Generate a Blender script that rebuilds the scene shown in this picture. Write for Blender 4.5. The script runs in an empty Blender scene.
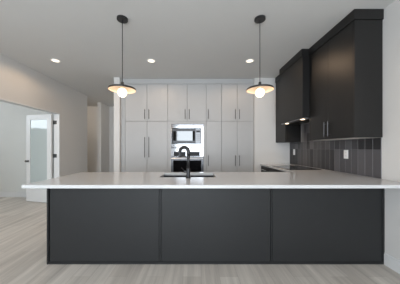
import bpy, bmesh, math, random
from mathutils import Vector, Matrix
random.seed(4)
scn = bpy.context.scene
COL = scn.collection

# ------------------------------------------------------------------ camera, world, lights, exposure
cam_d = bpy.data.cameras.new('camera')
cam = bpy.data.objects.new('camera', cam_d); COL.objects.link(cam)
cam.location = (0, 0, 1.253); cam.rotation_euler = (math.radians(90), 0, 0)
cam_d.sensor_width = 36; cam_d.lens = 190 / 400 * 36
cam_d.shift_x = 0.0125; cam_d.shift_y = 0.015
cam_d.clip_start = 0.02
scn.camera = cam

scn.view_settings.view_transform = 'Standard'; scn.view_settings.look = 'None'
scn.view_settings.gamma = 1; scn.view_settings.use_curve_mapping = False
scn.view_settings.exposure = 0.10

world = bpy.data.worlds.new('sky'); scn.world = world; world.use_nodes = True
world.node_tree.nodes['Background'].inputs[0].default_value = (0.80, 0.88, 1.0, 1)
world.node_tree.nodes['Background'].inputs[1].default_value = 2.0

def area(name, loc, rot, sx, sy, power, col):
    l = bpy.data.lights.new(name, 'AREA'); l.shape = 'RECTANGLE'; l.size = sx; l.size_y = sy
    l.energy = power; l.color = col
    o = bpy.data.objects.new(name, l); COL.objects.link(o)
    o.location = loc; o.rotation_euler = rot
    return o
DAY = (0.84, 0.93, 1.0)
R90 = math.radians(90)
area('daylight_patio_window', (0.0, -3.26, 1.32), (R90, 0, 0), 2.2, 2.5, 162, DAY)
area('added_side_daylight', (-2.25, -3.26, 1.35), (R90, 0, 0), 1.2, 2.2, 62, DAY)  # extra daylight behind the camera, added to brighten floor and walls
area('added_living_daylight', (-3.18, -1.65, 1.45), (R90, 0, -R90), 1.9, 1.7, 20, DAY)  # extra daylight from the left, added as cross light on the right wall
area('daylight_study_window', (-4.75, 0.72, 1.55), (R90, 0, 0), 1.5, 1.2, 26, DAY)
area('daylight_study_high_window', (-6.27, 3.35, 2.20), (R90, 0, -R90), 1.5, 0.55, 14, DAY)
WARM = (1.0, 0.70, 0.45)
DOWN_POWER, PENDANT_POWER, HOOD_POWER = 16, 2.5, 0.35

# ------------------------------------------------------------------ materials
def mat(name, col, rough=0.5, metal=0.0, emit=None, estr=0, noise=0.0, nscale=8, bump=0.0, bscale=200, coat=0, spec=None, aniso=None):
    m = bpy.data.materials.new(name); m.use_nodes = True
    nt = m.node_tree; b = nt.nodes['Principled BSDF']
    b.inputs['Roughness'].default_value = rough; b.inputs['Metallic'].default_value = metal
    b.inputs['Base Color'].default_value = (*col, 1)
    if spec is not None: b.inputs['Specular IOR Level'].default_value = spec
    if coat: b.inputs['Coat Weight'].default_value = coat; b.inputs['Coat Roughness'].default_value = 0.03
    if emit: b.inputs['Emission Color'].default_value = (*emit, 1); b.inputs['Emission Strength'].default_value = estr
    tc = nt.nodes.new('ShaderNodeTexCoord')
    if noise:
        n = nt.nodes.new('ShaderNodeTexNoise'); n.inputs['Scale'].default_value = nscale; n.inputs['Detail'].default_value = 4
        nt.links.new(tc.outputs['Object'], n.inputs['Vector'])
        mx = nt.nodes.new('ShaderNodeMix'); mx.data_type = 'RGBA'
        mx.inputs['A'].default_value = (*[c * (1 - noise) for c in col], 1)
        mx.inputs['B'].default_value = (*[min(1, c * (1 + noise)) for c in col], 1)
        nt.links.new(n.outputs['Fac'], mx.inputs['Factor']); nt.links.new(mx.outputs['Result'], b.inputs['Base Color'])
    if bump:
        n = nt.nodes.new('ShaderNodeTexNoise'); n.inputs['Scale'].default_value = bscale
        nt.links.new(tc.outputs['Object'], n.inputs['Vector'])
        bp = nt.nodes.new('ShaderNodeBump'); bp.inputs['Strength'].default_value = bump; bp.inputs['Distance'].default_value = 0.002
        nt.links.new(n.outputs['Fac'], bp.inputs['Height']); nt.links.new(bp.outputs['Normal'], b.inputs['Normal'])
    return m

M = {}
M['wall'] = mat('wall_paint', (0.61, 0.60, 0.585), 0.75, noise=0.015, nscale=3, bump=0.12)
M['study_wall'] = mat('study_wall_paint', (0.60, 0.61, 0.59), 0.75, noise=0.015, nscale=3, bump=0.12)
M['ceiling'] = mat('ceiling_paint', (0.62, 0.62, 0.61), 0.85, noise=0.015, nscale=4, bump=0.25, bscale=120)
M['trim'] = mat('trim_paint', (0.64, 0.645, 0.645), 0.4, noise=0.01, nscale=5)
M['cabinet'] = mat('light_grey_laminate', (0.42, 0.42, 0.42), 0.45, noise=0.02, nscale=10)
M['cabinet_gap'] = mat('light_grey_carcass', (0.16, 0.155, 0.15), 0.6, noise=0.02)
M['dark'] = mat('charcoal_laminate', (0.013, 0.0135, 0.0142), 0.5, spec=0.36, noise=0.06, nscale=14, bump=0.05, bscale=300)
M['dark_up'] = mat('charcoal_brown_laminate', (0.0085, 0.008, 0.0078), 0.42, spec=0.40, noise=0.08, nscale=14, bump=0.05, bscale=300)
M['gap'] = mat('dark_carcass', (0.016, 0.016, 0.017), 0.6, noise=0.05)
M['quartz'] = mat('white_quartz', (0.52, 0.525, 0.53), 0.13, noise=0.02, nscale=30)
M['steel'] = mat('brushed_steel', (0.56, 0.56, 0.57), 0.28, 1.0, noise=0.03, nscale=60)
M['mirror_steel'] = mat('polished_steel', (0.30, 0.30, 0.31), 0.10, 1.0, noise=0.01, nscale=40)
M['handle'] = mat('dark_nickel', (0.11, 0.105, 0.10), 0.4, 1.0, noise=0.03, nscale=60)
M['sink'] = mat('sink_steel', (0.03, 0.03, 0.033), 0.5, 0.6, noise=0.04, nscale=40)
M['black'] = mat('matte_black_metal', (0.012, 0.012, 0.013), 0.35, noise=0.05, nscale=40, spec=0.6)
M['gunmetal'] = mat('gunmetal', (0.035, 0.035, 0.038), 0.3, 0.6, noise=0.05, nscale=40)
M['black_glass'] = mat('black_glass', (0.006, 0.006, 0.007), 0.06, noise=0.02, nscale=40)
M['oven_steel'] = mat('darker_steel', (0.13, 0.13, 0.135), 0.3, 1.0, noise=0.03, nscale=60)
M['window_dark'] = mat('appliance_window', (0.01, 0.01, 0.011), 0.05, noise=0.02, spec=1.0)
M['bright_steel'] = mat('bright_satin_steel', (0.85, 0.85, 0.86), 0.32, 1.0, noise=0.02, nscale=60)
M['bezel'] = mat('window_bezel', (0.01, 0.01, 0.01), 0.7, noise=0.02, spec=0.08)
M['display'] = mat('smoked_panel', (0.012, 0.012, 0.013), 0.3, noise=0.02, spec=0.12)
M['ring'] = mat('cooktop_print', (0.10, 0.10, 0.10), 0.2, noise=0.02)
M['white_plastic'] = mat('white_plastic', (0.78, 0.78, 0.77), 0.35, noise=0.01)
M['slot'] = mat('outlet_slot', (0.05, 0.05, 0.05), 0.6, noise=0.02)
M['shade_in'] = mat('white_enamel', (0.72, 0.62, 0.52), 0.5, noise=0.01)
M['bulb'] = mat('opal_globe', (0.9, 0.85, 0.78), 0.3, emit=(1.0, 0.80, 0.58), estr=1.15, noise=0.01)
M['lamp'] = mat('downlight_lens', (0.9, 0.88, 0.82), 0.4, emit=(1.0, 0.84, 0.66), estr=1.7, noise=0.01)
M['hoodlamp'] = mat('hood_lamp_lens', (0.9, 0.85, 0.8), 0.4, emit=(1.0, 0.74, 0.50), estr=4.0, noise=0.01)
M['frost'] = mat('frosted_glass', (0.42, 0.47, 0.465), 0.07, noise=0.01, nscale=3, spec=0.7)
M['under'] = mat('pale_melamine', (0.72, 0.70, 0.67), 0.5, noise=0.02)
M['window_frame'] = mat('window_frame_black', (0.03, 0.03, 0.03), 0.4, noise=0.02)
M['grout'] = mat('grout', (0.22, 0.215, 0.22), 0.8, noise=0.04)

def floor_material():
    m = bpy.data.materials.new('grey_oak_planks'); m.use_nodes = True
    nt = m.node_tree; N = nt.nodes.new; L = nt.links.new; b = nt.nodes['Principled BSDF']
    tc = N('ShaderNodeTexCoord'); mp = N('ShaderNodeMapping'); mp.inputs['Rotation'].default_value = (0, 0, R90)
    L(tc.outputs['Object'], mp.inputs['Vector'])
    br = N('ShaderNodeTexBrick'); br.offset = 0.37; br.offset_frequency = 2
    br.inputs['Scale'].default_value = 1.0
    br.inputs['Brick Width'].default_value = 1.22; br.inputs['Row Height'].default_value = 0.18
    br.inputs['Mortar Size'].default_value = 0.0018; br.inputs['Mortar Smooth'].default_value = 0.3; br.inputs['Bias'].default_value = 0
    br.inputs['Color1'].default_value = (0.48, 0.445, 0.405, 1); br.inputs['Color2'].default_value = (0.60, 0.565, 0.52, 1)
    br.inputs['Mortar'].default_value = (0.42, 0.385, 0.35, 1)
    L(mp.outputs['Vector'], br.inputs['Vector'])
    st = N('ShaderNodeMapping'); st.inputs['Scale'].default_value = (9.0, 0.55, 1); L(tc.outputs['Object'], st.inputs['Vector'])
    n1 = N('ShaderNodeTexNoise'); n1.inputs['Scale'].default_value = 1.6; n1.inputs['Detail'].default_value = 6; L(st.outputs['Vector'], n1.inputs['Vector'])
    st2 = N('ShaderNodeMapping'); st2.inputs['Scale'].default_value = (60, 2.2, 1); L(tc.outputs['Object'], st2.inputs['Vector'])
    n2 = N('ShaderNodeTexNoise'); n2.inputs['Scale'].default_value = 1.5; n2.inputs['Detail'].default_value = 5; L(st2.outputs['Vector'], n2.inputs['Vector'])
    r1 = N('ShaderNodeMapRange'); r1.inputs['From Min'].default_value = .3; r1.inputs['From Max'].default_value = .7; r1.inputs['To Min'].default_value = .80; r1.inputs['To Max'].default_value = 1.16
    L(n1.outputs['Fac'], r1.inputs['Value'])
    r2 = N('ShaderNodeMapRange'); r2.inputs['From Min'].default_value = .3; r2.inputs['From Max'].default_value = .7; r2.inputs['To Min'].default_value = .93; r2.inputs['To Max'].default_value = 1.06
    L(n2.outputs['Fac'], r2.inputs['Value'])
    mu = N('ShaderNodeMath'); mu.operation = 'MULTIPLY'; L(r1.outputs[0], mu.inputs[0]); L(r2.outputs[0], mu.inputs[1])
    vm = N('ShaderNodeVectorMath'); vm.operation = 'SCALE'; L(br.outputs['Color'], vm.inputs[0]); L(mu.outputs[0], vm.inputs['Scale'])
    L(vm.outputs[0], b.inputs['Base Color'])
    b.inputs['Roughness'].default_value = 0.5
    bp = N('ShaderNodeBump'); bp.inputs['Strength'].default_value = 0.15; bp.inputs['Distance'].default_value = 0.002
    L(n2.outputs['Fac'], bp.inputs['Height']); L(bp.outputs['Normal'], b.inputs['Normal'])
    return m
M['floor'] = floor_material()

def tile_material():
    m = bpy.data.materials.new('charcoal_tile'); m.use_nodes = True
    nt = m.node_tree; b = nt.nodes['Principled BSDF']
    g = nt.nodes.new('ShaderNodeNewGeometry'); cr = nt.nodes.new('ShaderNodeValToRGB')
    cr.color_ramp.elements[0].color = (0.014, 0.0135, 0.015, 1); cr.color_ramp.elements[1].color = (0.10, 0.096, 0.103, 1)
    nt.links.new(g.outputs['Random Per Island'], cr.inputs[0]); nt.links.new(cr.outputs[0], b.inputs['Base Color'])
    b.inputs['Roughness'].default_value = 0.3
    return m
M['tile'] = tile_material()

# ------------------------------------------------------------------ helpers
def boxes(bm, *bs):
    for (x0, x1, y0, y1, z0, z1) in bs:
        v = [bm.verts.new(p) for p in ((x0,y0,z0),(x1,y0,z0),(x1,y1,z0),(x0,y1,z0),(x0,y0,z1),(x1,y0,z1),(x1,y1,z1),(x0,y1,z1))]
        for f in ((3,2,1,0),(4,5,6,7),(0,1,5,4),(1,2,6,5),(2,3,7,6),(3,0,4,7)): bm.faces.new([v[i] for i in f])
    return bm
def B(*bs): return boxes(bmesh.new(), *bs)

def obj(name, bm, m, parent=None, bevel=0.0, smooth=False, segs=2):
    """link one mesh object; bm is in world coordinates"""
    org = Vector((0, 0, 0))
    p = parent
    while p: org += p.location; p = p.parent
    own = Vector((0, 0, 0))
    if parent is None:
        xs = [v.co for v in bm.verts]
        own = Vector(((min(c.x for c in xs)+max(c.x for c in xs))/2, (min(c.y for c in xs)+max(c.y for c in xs))/2, min(c.z for c in xs)))
    bmesh.ops.translate(bm, verts=bm.verts, vec=-(org + own))
    bmesh.ops.recalc_face_normals(bm, faces=bm.faces)
    me = bpy.data.meshes.new(name); bm.to_mesh(me); bm.free()
    for mm in (m if isinstance(m, (list, tuple)) else [m]): me.materials.append(mm)
    if smooth:
        for f in me.polygons: f.use_smooth = True
    o = bpy.data.objects.new(name, me); COL.objects.link(o); o.parent = parent; o.location = own
    if bevel:
        md = o.modifiers.new('bevel', 'BEVEL'); md.width = bevel; md.segments = segs; md.limit_method = 'ANGLE'; md.angle_limit = math.radians(40)
    return o
def tag(o, label, cat, group=None):
    o['label'] = label; o['category'] = cat
    if group: o['group'] = group
    return o
def thing(name, label, cat, loc, group=None):
    o = bpy.data.objects.new(name, None); COL.objects.link(o); o.location = loc; o.empty_display_size = 0.1
    return tag(o, label, cat, group)
def struct(name, bm, m, parent=None, bevel=0):
    o = obj(name, bm, m, parent, bevel)
    if parent is None: o['kind'] = 'structure'
    return o
def lathe(profile, c, segs=48, bm=None):
    bm = bm or bmesh.new(); rings = []
    for r, z in profile:
        if r < 1e-6: rings.append([bm.verts.new((c[0], c[1], c[2] + z))])
        else: rings.append([bm.verts.new((c[0] + r*math.cos(2*math.pi*i/segs), c[1] + r*math.sin(2*math.pi*i/segs), c[2] + z)) for i in range(segs)])
    for a, b in zip(rings, rings[1:]):
        for i in range(segs):
            j = (i + 1) % segs
            if len(a) == 1 and len(b) == 1: continue
            if len(a) == 1: bm.faces.new((a[0], b[i], b[j]))
            elif len(b) == 1: bm.faces.new((a[i], a[j], b[0]))
            else: bm.faces.new((a[i], a[j], b[j], b[i]))
    return bm
def tube(pts, r, segs=14, bm=None, radii=None):
    bm = bm or bmesh.new(); pts = [Vector(p) for p in pts]; rings = []; up = None
    for i, p in enumerate(pts):
        t = (pts[min(i+1, len(pts)-1)] - pts[max(i-1, 0)]).normalized()
        if up is None: up = Vector((0,0,1)) if abs(t.z) < .9 else Vector((0,1,0))
        a = t.cross(up).normalized(); b = t.cross(a).normalized(); up = -b if False else up
        rr = radii[i] if radii else r
        rings.append([bm.verts.new(p + rr*(math.cos(2*math.pi*k/segs)*a + math.sin(2*math.pi*k/segs)*b)) for k in range(segs)])
    for q, s in zip(rings, rings[1:]):
        for k in range(segs): bm.faces.new((q[k], q[(k+1) % segs], s[(k+1) % segs], s[k]))
    bm.faces.new(rings[0][::-1]); bm.faces.new(rings[-1])
    return bm
def slab(xs, ys, keep, z0, z1):
    bm = bmesh.new(); V = {}
    def v(i, j):
        if (i, j) not in V: V[(i, j)] = bm.verts.new((xs[i], ys[j], z0))
        return V[(i, j)]
    fs = []
    for i in range(len(xs)-1):
        for j in range(len(ys)-1):
            if keep((xs[i]+xs[i+1])/2, (ys[j]+ys[j+1])/2): fs.append(bm.faces.new((v(i,j), v(i+1,j), v(i+1,j+1), v(i,j+1))))
    r = bmesh.ops.extrude_face_region(bm, geom=fs)
    bmesh.ops.translate(bm, verts=[g for g in r['geom'] if isinstance(g, bmesh.types.BMVert)], vec=(0, 0, z1 - z0))
    bmesh.ops.dissolve_limit(bm, angle_limit=0.01, verts=bm.verts, edges=bm.edges)
    return bm
def wall_xz(x0, x1, y0, y1, z0, z1, holes):
    """wall box with rectangular holes (x0,x1,z0,z1), spanning x, as boxes"""
    out = []; xs = sorted({x0, x1, *[h[0] for h in holes], *[h[1] for h in holes]})
    for a, b in zip(xs, xs[1:]):
        hs = sorted([h for h in holes if h[0] <= a and h[1] >= b], key=lambda h: h[2]); z = z0
        for h in hs:
            if h[2] > z: out.append((a, b, y0, y1, z, h[2]))
            z = h[3]
        if z < z1: out.append((a, b, y0, y1, z, z1))
    return out
def wall_yz(x0, x1, y0, y1, z0, z1, holes):
    return [(c, d, a, b, e, f) for (a, b, c, d, e, f) in wall_xz(y0, y1, x0, x1, z0, z1, holes)]

# ------------------------------------------------------------------ the room
H = 2.76
XR, XL, YB = 2.045, -3.11, 4.09
struct('floor', B((-6.4, 2.2, -3.4, 7.1, -0.10, 0.0)), M['floor'])
struct('ceiling', B((-6.4, 2.2, -3.4, 7.1, H, H + 0.12)), M['ceiling'])
struct('wall_right', B((XR, XR + 0.14, -3.2, 4.87, 0, H)), M['wall'])
struct('wall_left', B(*wall_yz(XL - 0.12, XL, -3.2, 5.49, 0, H, [(-2.6, -0.7, 0.6, 2.3), (2.45, 4.38, 0, 2.06)]),
                      (XL - 0.12, XL, 6.29, 6.90, 0, H)), M['wall'])
struct('wall_back', B((1.28, XR, YB, 4.75, 0, H), (-1.605, XR, 4.75, 4.87, 0, H)), M['wall'])
struct('wall_stub', B((-1.73, -1.607, 4.05, 6.90, 0, H)), M['wall'])
struct('wall_hall', B((-5.6, -1.6, 6.90, 7.02, 0, H), (-5.6, -5.48, 4.99, 6.90, 0, H)), M['wall'])
struct('wall_rear', B(*wall_xz(-3.23, 2.18, -3.32, -3.2, 0, H, [(-1.14, 1.14, 0.02, 2.62), (-2.9, -1.6, 0.2, 2.5)])), M['wall'])
struct('wall_study', B(*(wall_yz(-6.32, -6.2, 0.8, 4.87, 0, H, [(2.6, 4.1, 1.90, 2.50)])
                         + wall_xz(-6.32, -3.232, 0.68, 0.8, 0, H, [(-5.5, -4.0, 0.95, 2.15)])
                         + [(-6.32, -3.232, 4.87, 4.99, 0, H)])), M['study_wall'])
def window(n, bm): o = struct('window_%d' % n, bm, M['window_frame'], None, 0.004); return o
window(1, B((-1.14, -1.09, -3.30, -3.22, 0.02, 2.62), (1.09, 1.14, -3.30, -3.22, 0.02, 2.62), (-0.03, 0.03, -3.30, -3.22, 0.07, 2.57),
            (-1.09, 1.09, -3.30, -3.22, 2.57, 2.62), (-1.09, 1.09, -3.30, -3.22, 0.02, 0.07)))
window(2, B((-3.21, -3.13, -2.6, -2.55, 0.6, 2.3), (-3.21, -3.13, -0.75, -0.7, 0.6, 2.3), (-3.21, -3.13, -2.55, -0.75, 2.25, 2.3), (-3.21, -3.13, -2.55, -0.75, 0.6, 0.65)))  # unseen opening behind the camera, added for the extra left daylight
window(3, B((-5.5, -5.45, 0.70, 0.78, 0.95, 2.15), (-4.05, -4.0, 0.70, 0.78, 0.95, 2.15), (-5.45, -4.05, 0.70, 0.78, 2.10, 2.15), (-5.45, -4.05, 0.70, 0.78, 0.95, 1.0)))
window(4, B((-6.30, -6.22, 2.6, 2.64, 1.90, 2.50), (-6.30, -6.22, 4.06, 4.1, 1.90, 2.50), (-6.30, -6.22, 2.64, 4.06, 2.46, 2.50), (-6.30, -6.22, 2.64, 4.06, 1.90, 1.94)))

window(5, B((-2.9, -2.85, -3.30, -3.22, 0.2, 2.5), (-1.65, -1.6, -3.30, -3.22, 0.2, 2.5), (-2.85, -1.65, -3.30, -3.22, 2.45, 2.5), (-2.85, -1.65, -3.30, -3.22, 0.2, 0.25)))  # unseen second rear opening, added to let more light in

def baseboard(name, x0, x1, y0, y1, n):
    """n = outward axis direction as (dx, dy)"""
    b = [(x0, x1, y0, y1, 0, 0.118)]
    # thinner moulded lip on top
    if n[0]: b.append(((x0, x0 + .009, y0, y1, .118, .134) if n[0] > 0 else (x1 - .009, x1, y0, y1, .118, .134)))
    else: b.append(((x0, x1, y0, y0 + .009, .118, .134) if n[1] > 0 else (x0, x1, y1 - .009, y1, .118, .134)))
    struct(name, B(*b), M['trim'], None, 0.002)
baseboard('baseboard_right', XR - 0.015, XR, -3.19, 2.043, (-1, 0))
baseboard('baseboard_left', XL, XL + 0.015, -3.19, 2.40, (1, 0))
baseboard('baseboard_left_far', XL, XL + 0.015, 4.46, 5.49, (1, 0))
baseboard('baseboard_study', -6.19, -3.24, 4.855, 4.87, (0, -1))
baseboard('baseboard_hall', -5.4, -1.74, 6.885, 6.90, (0, -1))

# opening to the study: white jambs
struct('trim_1', B((XL - 0.125, XL + 0.004, 4.350, 4.379, 0, 2.03), (XL - 0.125, XL + 0.004, 2.451, 2.48, 0, 2.03), (XL - 0.125, XL + 0.004, 2.451, 4.379, 2.03, 2.059)), M['trim'], None, 0.002)

# the open frosted-glass door, hinged on the far jamb
def make_door():
    hinge = Vector((-3.245, 4.325, 0)); ang = math.atan2(0.16, -0.70)
    W, T, Hd = 0.72, 0.036, 2.02
    root = bpy.data.objects.new('door_1', None)
    def P(name, bs, m, parent, bevel=0.003):
        bm = B(*bs) if isinstance(bs, list) else bs
        me = bpy.data.meshes.new(name); bmesh.ops.recalc_face_normals(bm, faces=bm.faces); bm.to_mesh(me); bm.free(); me.materials.append(m)
        o = bpy.data.objects.new(name, me); COL.objects.link(o); o.parent = parent
        if bevel:
            md = o.modifiers.new('bevel', 'BEVEL'); md.width = bevel; md.segments = 2; md.limit_method = 'ANGLE'
        return o
    t0, t1 = 0.0, T
    s = 0.115
    leaf = P('door_1', [(0, s, t0, t1, .01, Hd), (W - s, W, t0, t1, .01, Hd), (s, W - s, t0, t1, Hd - s, Hd), (s, W - s, t0, t1, .01, .31)], M['trim'], None)
    leaf.location = hinge; leaf.rotation_euler = (0, 0, ang); leaf['kind'] = 'structure'
    P('glass_panel', [(s, W - s, .012, .024, .31, Hd - s)], M['frost'], leaf, 0)
    # knobs on both faces
    for sgn, y in ((-1, t0), (1, t1)):
        kb = lathe([(0, 0), (.026, 0), (.026, .006), (.010, .008), (.010, .032), (.022, .038), (.027, .050), (.022, .062), (0, .066)], (0, 0, 0), 24)
        bmesh.ops.rotate(kb, verts=kb.verts, matrix=Matrix.Rotation(-sgn * R90, 3, 'X'))
        bmesh.ops.translate(kb, verts=kb.verts, vec=(W - 0.06, y, 0.945))
        P('door_knob', kb, M['black'], leaf, 0)
    bpy.data.objects.remove(root)
    # hinges, shut against the jamb
    inv = (Matrix.Translation(hinge) @ Matrix.Rotation(ang, 4, 'Z')).inverted()
    for z in (0.24, 1.075, 1.838):
        hb = B((-3.232, -3.165, 4.3435, 4.3495, z - .042, z + .042))
        hb = tube([(-3.236, 4.340, z - .045), (-3.236, 4.340, z + .045)], .007, 10, hb)
        bmesh.ops.transform(hb, matrix=inv, verts=hb.verts)
        P('hinge', hb, M['black'], leaf, 0)
make_door()

# ------------------------------------------------------------------ handles and doors
def bar_handle_bm(c, length, n, r=0.006, stand=0.030):
    """vertical bar pull centred at c on a face with outward normal n"""
    n = Vector(n); c = Vector(c); k = c + n * stand
    bm = tube([k + Vector((0, 0, -length/2)), k + Vector((0, 0, length/2))], r, 12)
    for s in (-1, 1):
        p = Vector((0, 0, s * (length/2 - 0.025)))
        tube([c + p, k + p], r * .8, 10, bm)
    return bm

# ------------------------------------------------------------------ tall cabinets on the back wall
YF = 4.13                                   # their door faces
def px(x): return (x - 195) / 190 * YF
def tall_cabinet(label, x0, x1, doors, carcass):
    t = thing('tall_cabinet', label, 'cabinet', ((x0+x1)/2, YF + .3, 0), None)
    obj('carcass', B(*carcass), M['cabinet_gap'], t)
    for (a, b, z0, z1, hx, hz, hl) in doors:
        d = obj('door', B((a + .003, b - .003, YF, YF + .019, z0 + .003, z1 - .003)), M['cabinet'], t, 0.0015)
        if hx is not None:
            obj('handle', bar_handle_bm((hx, YF, hz), hl, (0, -1, 0)), M['handle'], d, smooth=False)
    return t
e = [px(v) for v in (125.2, 147.0, 167.8, 187.2, 206.2, 221.6, 237.2, 253.5)]
e[7] = 1.276
ZS, ZT, Z0 = 1.835, 2.645, 0.10
CB = YF + .0195
def cc(x0, x1): return (x0 + .0005, x1 - .0005, CB, 4.745, Z0, ZT)
UH, UL = 1.985, 0.21
tall_cabinet('tall light grey cabinet left of the ovens, with two long lower door handles', e[0], e[2],
    [(e[0], e[1], Z0, ZS, e[1] - .045, 1.27, .44), (e[1], e[2], Z0, ZS, e[1] + .045, 1.27, .44),
     (e[0], e[1], ZS, ZT, e[1] - .045, UH, UL), (e[1], e[2], ZS, ZT, e[1] + .045, UH, UL)], [cc(e[0], e[2]), (e[0]+.001, e[2]-.001, YF+.07, 4.7, 0, Z0)])
OX0, OX1 = -.52, .185                       # appliance niche
oc = tall_cabinet('tall light grey cabinet that houses the built-in microwave and wall oven', e[2], e[4],
    [(e[2], e[3], ZS, ZT, e[3] - .045, UH, UL), (e[3], e[4], ZS, ZT, e[3] + .045, UH, UL), (e[2], e[4], Z0, .42, None, 0, 0)],
    [(e[2]+.0005, e[2]+.018, CB, 4.745, Z0, ZT), (e[4]-.018, e[4]-.0005, CB, 4.745, Z0, ZT), (e[2]+.018, e[4]-.018, 4.72, 4.745, Z0, ZT),
     (e[2]+.018, e[4]-.018, CB, 4.72, ZS, ZT), (e[2]+.018, e[4]-.018, CB, 4.72, Z0, .42), (e[2]+.001, e[4]-.001, YF+.07, 4.7, 0, Z0)])
obj('face_frame', B((e[2]+.002, OX0, YF, YF+.019, .422, ZS-.002), (OX1, e[4]-.002, YF, YF+.019, .422, ZS-.002), (OX0, OX1, YF, YF+.019, 1.775, ZS-.002)), M['cabinet'], oc)
tall_cabinet('narrow single-door light grey cabinet just right of the ovens', e[4], e[5],
    [(e[4], e[5], Z0, ZS, e[4] + .045, .98, .23), (e[4], e[5], ZS, ZT, e[4] + .045, UH, UL)], [cc(e[4], e[5]), (e[4]+.001, e[5]-.001, YF+.07, 4.7, 0, Z0)])
tall_cabinet('two-door light grey tall cabinet at the right end of the back wall', e[5], e[7],
    [(e[5], e[6], Z0, ZS, e[6] - .045, .98, .23), (e[6], e[7], Z0, ZS, e[6] + .045, .98, .23),
     (e[5], e[6], ZS, ZT, e[6] - .045, UH, UL), (e[6], e[7], ZS, ZT, e[6] + .045, UH, UL)], [cc(e[5], e[7]), (e[5]+.001, e[7]-.001, YF+.07, 4.7, 0, Z0)])
tag(obj('filler_board', B((-1.604, 1.277, YF, YF + .019, ZT + .003, H - .001), (-1.604, e[0] - .002, YF, YF + .019, 0, ZT + .003)), M['cabinet'], None, 0.001),
    'light grey filler board above the tall cabinets, running down their left side', 'panel')

# ------------------------------------------------------------------ microwave and wall oven
mz0, mz1 = 1.262, 1.772
YA = YF - .008
mw = thing('microwave', 'built-in stainless steel microwave above the wall oven', 'microwave', ((OX0+OX1)/2, YF + .2, mz0))
A0, A1 = -.487, .124                        # microwave proper
wz0, wz1 = 1.360, 1.668
obj('trim_frame', B((OX0+.001, A0-.014, YA, YA+.02, mz0, mz1), (A1+.014, OX1-.001, YA, YA+.02, mz0, mz1), (A0-.014, A1+.014, YA, YA+.02, wz1+.014, mz1), (A0-.014, A1+.014, YA, YA+.02, mz0, wz0-.014)), M['mirror_steel'], mw, .002)
obj('body', B((OX0+.03, OX1-.03, YF+.03, 4.55, mz0+.012, mz1-.02), (A0-.013, A1+.013, YA+.005, YF+.03, wz0-.013, wz1+.013)), M['bezel'], mw)
dr = obj('door', B((A0, .008, YA-.014, YA+.004, wz0, wz0+.05), (A0, .008, YA-.014, YA+.004, wz1-.05, wz1), (A0, A0+.012, YA-.014, YA+.004, wz0+.05, wz1-.05), (-.004, .008, YA-.014, YA+.004, wz0+.05, wz1-.05)), M['gunmetal'], mw, .001)
obj('window_glass', B((A0+.075, -.052, YA-.012, YA+.003, wz0+.051, wz1-.051)), M['window_dark'], dr)
obj('window_border', B((A0+.0125, A0+.074, YA-.012, YA+.003, wz0+.051, wz1-.051)), M['bezel'], dr)
obj('window_border', B((-.051, -.0045, YA-.012, YA+.003, wz0+.051, wz1-.051)), M['bezel'], dr)
cp = obj('control_panel', B((.012, A1, YA-.014, YA+.004, wz0, wz1)), M['oven_steel'], mw, .001)
obj('display', B((.026, A1-.014, YA-.0155, YA-.0142, wz1-.075, wz1-.035)), M['display'], cp)
bt = []
for r in range(4):
    for c in range(3): bt.append((.030+c*.027, .050+c*.027, YA-.0158, YA-.0142, wz0+.04+r*.042, wz0+.062+r*.042))
obj('button', B(*bt), M['handle'], cp)['kind'] = 'stuff'

oz0, oz1 = .53, 1.252
ov = thing('wall_oven', 'built-in stainless steel wall oven below the microwave', 'oven', ((OX0+OX1)/2, YF + .2, oz0))
obj('body', B((OX0+.03, OX1-.03, YF+.03, 4.68, oz0+.012, oz1-.02)), M['black'], ov)
cpo = obj('control_panel', B((OX0+.001, OX1-.001, YA-.004, YA+.02, 1.068, oz1)), M['mirror_steel'], ov, .002)
obj('display', B((-.455, -.20, YA-.006, YA-.0042, 1.075, 1.172), (-.115, .105, YA-.006, YA-.0042, 1.075, 1.172)), M['display'], cpo)
do = obj('door', B((OX0+.001, -.47, YA-.012, YA+.02, oz0, 1.062), (.135, OX1-.001, YA-.012, YA+.02, oz0, 1.062), (-.47, .135, YA-.012, YA+.02, .985, 1.062), (-.47, .135, YA-.012, YA+.02, oz0, .62)), M['oven_steel'], ov, .002)
obj('window_glass', B((-.469, .134, YA-.010, YA+.015, .621, .984)), M['black_glass'], do)
hb = tube([(OX0+.01, YA-.055, 1.032), (OX1-.01, YA-.055, 1.032)], .013, 14)
for x in (OX0+.05, OX1-.05): tube([(x, YA-.055, 1.032), (x, YA-.010, 1.032)], .009, 10, hb)
obj('handle', hb, M['bright_steel'], do)

# ------------------------------------------------------------------ peninsula
PX0, PF = -1.595, 2.046
CT, CB0 = .915, .883
pen = thing('peninsula_cabinet', 'charcoal peninsula base with three flat back panels under white worktop', 'cabinet', ((PX0+XR)/2, 2.36, 0))
obj('carcass', slab([PX0+.018, -.44, .27, XR-.004], [PF+.018, 2.17, 2.64], lambda x, y: not (-.44 < x < .27 and y > 2.17), .60, CB0-.001), M['gap'], pen)
obj('lower_carcass', B((PX0+.018, XR-.004, PF+.018, 2.64, 0, .599)), M['gap'], pen)
seams = (-.374, .824)
for (a, b) in ((PX0+.032, seams[0]-.014), (seams[0]+.014, seams[1]-.012), (seams[1]+.012, XR-.032)):
    obj('back_panel', B((a, b, PF+.002, PF+.017, .026, CB0-.002)), M['dark'], pen, .0015)
for (a, b) in ((seams[0]-.008, seams[0]+.008), (seams[1]-.006, seams[1]+.006), (XR-.026, XR-.003)):
    obj('stile', B((a, b, PF-.001, PF+.017, .026, CB0-.002)), M['dark'], pen, .001)
obj('end_panel', B((PX0, PX0+.0175, PF-.004, 2.64, 0, CB0-.002)), M['dark'], pen, .0015)
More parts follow.
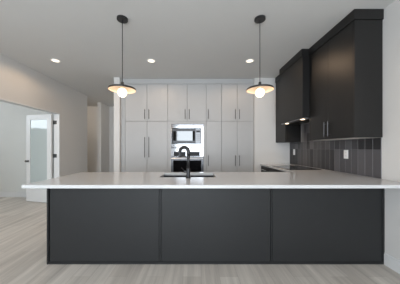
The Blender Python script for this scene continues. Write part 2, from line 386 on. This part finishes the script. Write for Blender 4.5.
obj('bottom_rail', B((PX0+.0185, XR-.003, PF-.001, PF+.017, 0, .022)), M['dark'], pen, .001)

# worktop: one L-shaped slab with the sink cut out
SX0, SX1, SY0, SY1 = -.41, .243, 2.20, 2.56
CX = 1.40
wt = tag(obj('worktop', slab([-1.585, SX0, SX1, CX, XR-.012, XR-.001], [1.735, 2.078, SY0, SY1, 2.676, YB-.001],
    lambda x, y: (y < 2.676 or x > CX) and not (SX0 < x < SX1 and SY0 < y < SY1) and not (x > XR-.012 and y > 2.078), CB0, CT), M['quartz'], None, .003),
    'white quartz L-shaped worktop on the peninsula and along the right wall', 'worktop')

# sink
g = .012
sk = thing('sink', 'undermount steel sink set in the peninsula worktop', 'sink', ((SX0+SX1)/2, (SY0+SY1)/2, .66))
x0, x1, y0, y1 = SX0-g, SX1+g, SY0-g, SY1+g
obj('basin', B((x0, x0+.004, y0, y1, .67, CB0-.0005), (x1-.004, x1, y0, y1, .67, CB0-.0005), (x0+.004, x1-.004, y0, y0+.004, .67, CB0-.0005), (x0+.004, x1-.004, y1-.004, y1, .67, CB0-.0005), (x0, x1, y0, y1, .664, .67)), M['sink'], sk)
obj('drain', lathe([(0, 0), (.045, 0), (.045, .003), (.034, .004), (.030, .001), (0, .001)], ((SX0+SX1)/2, (SY0+SY1)/2, .6702), 32), M['steel'], sk)

# faucet
FX, FY = -.075, 2.135
fc = thing('faucet', 'tall black gooseneck kitchen faucet standing in front of the sink', 'faucet', (FX, FY, CT))
obj('base', lathe([(0, 0), (.029, 0), (.029, .008), (.024, .012), (.021, .014), (.021, .105), (.017, .112), (0, .112)], (FX, FY, CT+.0005), 28), M['gunmetal'], fc, smooth=False)
D = Vector((-.88, .475, 0)).normalized()
R = .056; top = CT + .290
pts = [Vector((FX, FY, CT+.112)), Vector((FX, FY, CT+.2)), Vector((FX, FY, CT+.25))]
obj('stem', tube(pts, .0155, 16), M['gunmetal'], fc, smooth=True)
pts = [Vector((FX, FY, CT+.2505))]
for k in range(0, 25):
    a = math.pi * k / 24
    pts.append(Vector((FX, FY, top)) + D * (R * (1 - math.cos(a))) + Vector((0, 0, R * math.sin(a))))
obj('spring_spout', tube(pts, .0205, 16), M['gunmetal'], fc, smooth=True)
tip = pts[-1]
obj('spray_head', lathe([(0, 0), (.0145, 0), (.0165, .004), (.0185, .05), (.0175, .062), (0, .062)], (tip.x, tip.y, tip.z-.0625), 24), M['gunmetal'], fc)
cl = lathe([(.0137, 0), (.021, .002), (.021, .014), (.0137, .016)], (FX, FY, CT+.232), 24)
tube([Vector((FX, FY, CT+.24)) + D*.02, Vector((FX, FY, CT+.24)) + D*(2*R-.016)], .006, 10, cl)
obj('docking_bracket', cl, M['gunmetal'], fc)
lv = tube([(FX-.018, FY, CT+.072), (FX-.050, FY, CT+.072)], .012, 14)
tube([(FX-.044, FY, CT+.072), (FX-.060, FY-.01, CT+.10), (FX-.075, FY-.02, CT+.118)], .006, 10, lv)
obj('lever', lv, M['gunmetal'], fc)

# ------------------------------------------------------------------ base cabinets and cooktop along the right wall
def base_cabinet(label, y0, y1, drawers):
    t = thing('base_cabinet', label, 'cabinet', (1.72, (y0+y1)/2, 0))
    obj('carcass', B((1.44, XR-.004, y0+.001, y1-.001, .10, CB0-.001), (1.50, XR-.03, y0+.001, y1-.001, 0, .10)), M['gap'], t)
    for z0, z1, nm in drawers:
        d = obj(nm, B((1.42, 1.439, y0+.003, y1-.003, z0, z1)), M['dark_up'], t, .0015)
        hb = tube([(1.39, (y0+y1)/2-.1, z1-.06), (1.39, (y0+y1)/2+.1, z1-.06)], .006, 10)
        for s in (-.08, .08): tube([(1.39, (y0+y1)/2+s, z1-.06), (1.42, (y0+y1)/2+s, z1-.06)], .005, 8, hb)
        obj('handle', hb, M['steel'], d)
base_cabinet('charcoal base cabinet with drawers under the black cooktop', 2.66, 3.66, [(.102, .36, 'drawer'), (.364, .62, 'drawer'), (.624, .868, 'drawer')])
base_cabinet('narrow charcoal base cabinet between the cooktop and the back wall', 3.66, YB-.003, [(.102, .70, 'door'), (.704, .868, 'drawer')])

ck = thing('cooktop', 'black glass cooktop set in the white worktop under the range hood', 'cooktop', (1.70, 3.26, CT))
obj('glass_top', B((1.452, 1.955, 2.93, 3.60, CT+.0005, CT+.007)), M['black_glass'], ck, .002)
for (x, y, r) in ((1.59, 3.09, .085), (1.59, 3.43, .105), (1.82, 3.09, .105), (1.82, 3.43, .085)):
    obj('cooking_zone', lathe([(r-.004, 0), (r, 0), (r, .0004), (r-.004, .0004), (r-.004, 0)], (x, y, CT+.0072), 40), M['ring'], ck)

# ------------------------------------------------------------------ backsplash
UZ = 1.368
bs = obj('backsplash', B((XR-.006, XR-.0005, 2.08, YB-.001, CT+.001, UZ-.002), (XR-.006, XR-.0005, 2.887, 3.645, UZ-.002, 1.71)), M['grout'])
tag(bs, 'backsplash of dark grey upright tiles on the right wall', 'backsplash')
tb = bmesh.new(); y = 2.082
tw = .0994
rng = random.Random(2)
while y < YB - .01:
    yb = min(y + tw - .005, YB - .002)
    for z0, z1 in ((CT+.002, 1.2335), (1.235, UZ-.003)): boxes(tb, (XR-.0075, XR-.006, y, yb, z0, z1))
    if 2.89 < y and yb < 3.645: boxes(tb, (XR-.0075, XR-.006, y, yb, UZ, 1.525)); boxes(tb, (XR-.0075, XR-.006, y, yb, 1.5265, 1.69))
    y += tw
obj('tiles', tb, M['tile'], bs, .0008, segs=1)

# ------------------------------------------------------------------ wall cabinets and hood
UX = 1.735
def crown(x, y0, y1, near):
    bs = [(x-.010, XR-.0005, y0 - (.010 if near else 0), y1, H-.112, H-.0005)]
    return B(*bs)
uc = thing('wall_cabinet', 'large two-door charcoal wall cabinet nearest the camera above the backsplash', 'cabinet', (1.88, 2.49, UZ))
Y0, Y1, YH = 2.066, 2.880, 3.650
obj('carcass', B((UX+.020, XR-.003, Y0+.019, Y1-.001, UZ+.006, H-.113)), M['gap'], uc)
obj('end_panel', B((UX, XR-.0245, Y0, Y0+.018, UZ, H-.113)), M['dark_up'], uc, .001)
obj('scribe_strip', B((XR-.0225, XR-.0005, Y0+.004, Y0+.018, UZ, H-.113)), M['dark_up'], uc, .001)
obj('crown', crown(UX, Y0, Y1-.001, True), M['dark_up'], uc, .002)
obj('underside', B((UX+.020, XR-.003, Y0+.019, Y1-.001, UZ, UZ+.0055)), M['under'], uc)
ym = 2.478
for a, b, hy in ((Y0+.020, ym, ym-.035), (ym, Y1-.001, ym+.035)):
    d = obj('door', B((UX, UX+.019, a+.0015, b-.0015, UZ, H-.115)), M['dark_up'], uc, .0015)
    obj('handle', bar_handle_bm((UX, hy, 1.50), .19, (-1, 0, 0), .0055), M['oven_steel'], d)

HX = 1.63
hd = thing('range_hood', 'charcoal panelled range hood with two small warm lights above the cooktop', 'range hood', (1.83, 3.26, 1.70))
obj('housing', B((HX, XR-.0125, Y1+.001, YH-.001, 1.715, H-.113)), M['dark_up'], hd, .0015)
obj('crown', B((HX-.010, XR-.0125, Y1+.001, YH-.001, H-.112, H-.0005)), M['dark_up'], hd, .002)
ins = obj('vent_insert', B((HX+.02, XR-.02, Y1+.015, YH-.015, 1.703, 1.7145)), M['steel'], hd, .001)
for yy in (3.06, 3.46):
    obj('filter', B((HX+.12, XR-.08, yy-.17, yy+.17, 1.700, 1.7025)), M['handle'], ins)
for yy in (2.99, 3.50):
    lp = obj('lamp', lathe([(0, 0), (.028, 0), (.032, .004), (0, .004)], (HX+.065, yy, 1.6985), 24), M['hoodlamp'], ins)
    l = bpy.data.lights.new('hood_lamp_light', 'SPOT'); l.energy = HOOD_POWER * 12; l.color = (1, .74, .5); l.spot_size = 2.2; l.spot_blend = .8; l.shadow_soft_size = .03
    o = bpy.data.objects.new('hood_lamp_light', l); COL.objects.link(o); o.location = (HX+.065, yy, 1.69)

fc2 = thing('wall_cabinet', 'small single-door charcoal wall cabinet beyond the hood, in the far corner', 'cabinet', (1.88, 3.87, UZ))
obj('carcass', B((UX+.020, XR-.0125, YH, YB-.002, UZ+.006, H-.113)), M['dark_up'], fc2)
obj('crown', B((UX-.010, XR-.0125, YH, YB-.002, H-.112, H-.0005)), M['dark_up'], fc2, .002)
obj('underside', B((UX+.020, XR-.0125, YH, YB-.002, UZ, UZ+.0055)), M['dark_up'], fc2)
obj('door', B((UX, UX+.019, YH+.0015, YB-.004, UZ, H-.115)), M['dark_up'], fc2, .0015)

# outlets
def outlet(label, y, z, box):
    t = thing('wall_outlet', label, 'outlet', (XR-.012, y, z-.058))
    pl = obj('cover_plate', B((XR-.0135, XR-.0076, y-.036, y+.036, z-.058, z+.058)), M['white_plastic'], t, .002)
    for dz in (-.022, .022):
        s = obj('socket', B((XR-.015, XR-.0137, y-.017, y+.017, z+dz-.014, z+dz+.014)), M['white_plastic'], t, .0005)
        obj('slot', B((XR-.0157, XR-.0151, y-.008, y-.006, z+dz-.004, z+dz+.006), (XR-.0157, XR-.0151, y+.006, y+.008, z+dz-.004, z+dz+.006)), M['slot'], s)
outlet('white outlet on the dark tiles below the near wall cabinet', 2.56, 1.168, True)
outlet('white outlet on the dark tiles in the far corner beside the back wall', 3.90, 1.17, True)

# ------------------------------------------------------------------ pendants and downlights
def pendant(x, y, label):
    t = thing('pendant_lamp', label, 'lamp', (x, y, 1.844), None)
    obj('canopy', lathe([(0, 0), (.055, 0), (.062, .004), (.062, .024), (0, .024)], (x, y, H-.0245), 40), M['black'], t)
    obj('cord', tube([(x, y, 2.02), (x, y, H-.024)], .0045, 10), M['black'], t)
    sh = obj('shade', lathe([(.0, .095), (.015, .095), (.018, .050), (.070, .042), (.120, .031), (.148, .022), (.1525, .014), (.1525, 0), (.150, 0)], (x, y, 1.925), 64), M['black'], t, smooth=False)
    obj('shade_lining', lathe([(0, .044), (.019, .044), (.070, .036), (.118, .025), (.145, .016), (.150, .010), (.1498, .0005)], (x, y, 1.925), 64), M['shade_in'], sh, smooth=True)
    r = .054; prof = [(r*math.sin(math.pi*k/20), -r*math.cos(math.pi*k/20)) for k in range(21)]
    b = obj('globe', lathe(prof, (x, y, 1.898), 32), M['bulb'], t, smooth=True)
    l = bpy.data.lights.new('pendant_glow', 'POINT'); l.energy = PENDANT_POWER; l.color = WARM; l.shadow_soft_size = .06
    o = bpy.data.objects.new('pendant_glow', l); COL.objects.link(o); o.location = (x, y, 1.815)
pendant(-.845, 2.21, 'left of two black disc pendant lamps with white globes, over the peninsula')
pendant(.755, 2.21, 'right of two black disc pendant lamps with white globes, nearer the dark wall cabinets')

def downlight(x, y, label, k=1.0):
    t = thing('recessed_downlight', label, 'downlight', (x, y, H-.006))
    obj('trim_ring', lathe([(.056, 0), (.076, 0), (.079, .003), (.079, .0055), (.056, .0055), (.056, 0)], (x, y, H-.0058), 40), M['white_plastic'], t)
    obj('lens', lathe([(0, 0), (.0555, 0), (.0555, .003), (0, .003)], (x, y, H-.0045), 40), M['lamp'], t)
    l = bpy.data.lights.new('downlight_beam', 'SPOT'); l.energy = DOWN_POWER * k; l.color = WARM; l.spot_size = math.radians(176); l.spot_blend = .35; l.shadow_soft_size = .06
    o = bpy.data.objects.new('downlight_beam', l); COL.objects.link(o); o.location = (x, y, H-.02)
downlight(-.755, 3.28, 'lit round ceiling downlight between the pendants, the left of that pair')
downlight(.945, 3.28, 'lit round ceiling downlight near the right pendant, above the working side')
downlight(-2.40, 3.27, 'lit round ceiling downlight near the beige left wall, alone at left', 1.1)
def hidden_fill(x, y, p):
    l = bpy.data.lights.new('unseen_fill_light', 'POINT'); l.energy = p; l.color = (1, .86, .72); l.shadow_soft_size = .08
    o = bpy.data.objects.new('unseen_fill_light', l); COL.objects.link(o); o.location = (x, y, H-.15)
hidden_fill(-4.8, 2.2, 22); hidden_fill(-4.4, 5.9, 14); hidden_fill(-2.05, 6.1, 3)  # bare unseen fill points, added to brighten and warm study and hall
def offscreen_fill(x, y, p):
    l = bpy.data.lights.new('offscreen_fill_beam', 'SPOT'); l.energy = p; l.color = WARM; l.spot_size = math.radians(176); l.spot_blend = .35; l.shadow_soft_size = .06
    o = bpy.data.objects.new('offscreen_fill_beam', l); COL.objects.link(o); o.location = (x, y, H-.02)
offscreen_fill(-2.5, 1.2, 8); offscreen_fill(-.6, .3, 20); offscreen_fill(.9, .3, 14)  # bare spots out of view, added to lift the left wall and floor

for o in list(COL.objects):                 # repeats share a group phrase
    k = o.name.split('.')[0]
    G = {'pendant_lamp': 'pendant lamps over the peninsula', 'recessed_downlight': 'round downlights in the ceiling', 'tall_cabinet': 'tall light grey cabinets on the back wall',
         'wall_cabinet': 'charcoal wall cabinets on the right wall', 'base_cabinet': 'charcoal base cabinets on the right wall', 'wall_outlet': 'white outlets on the tiled backsplash'}
    if k in G and o.parent is None: o['group'] = G[k]
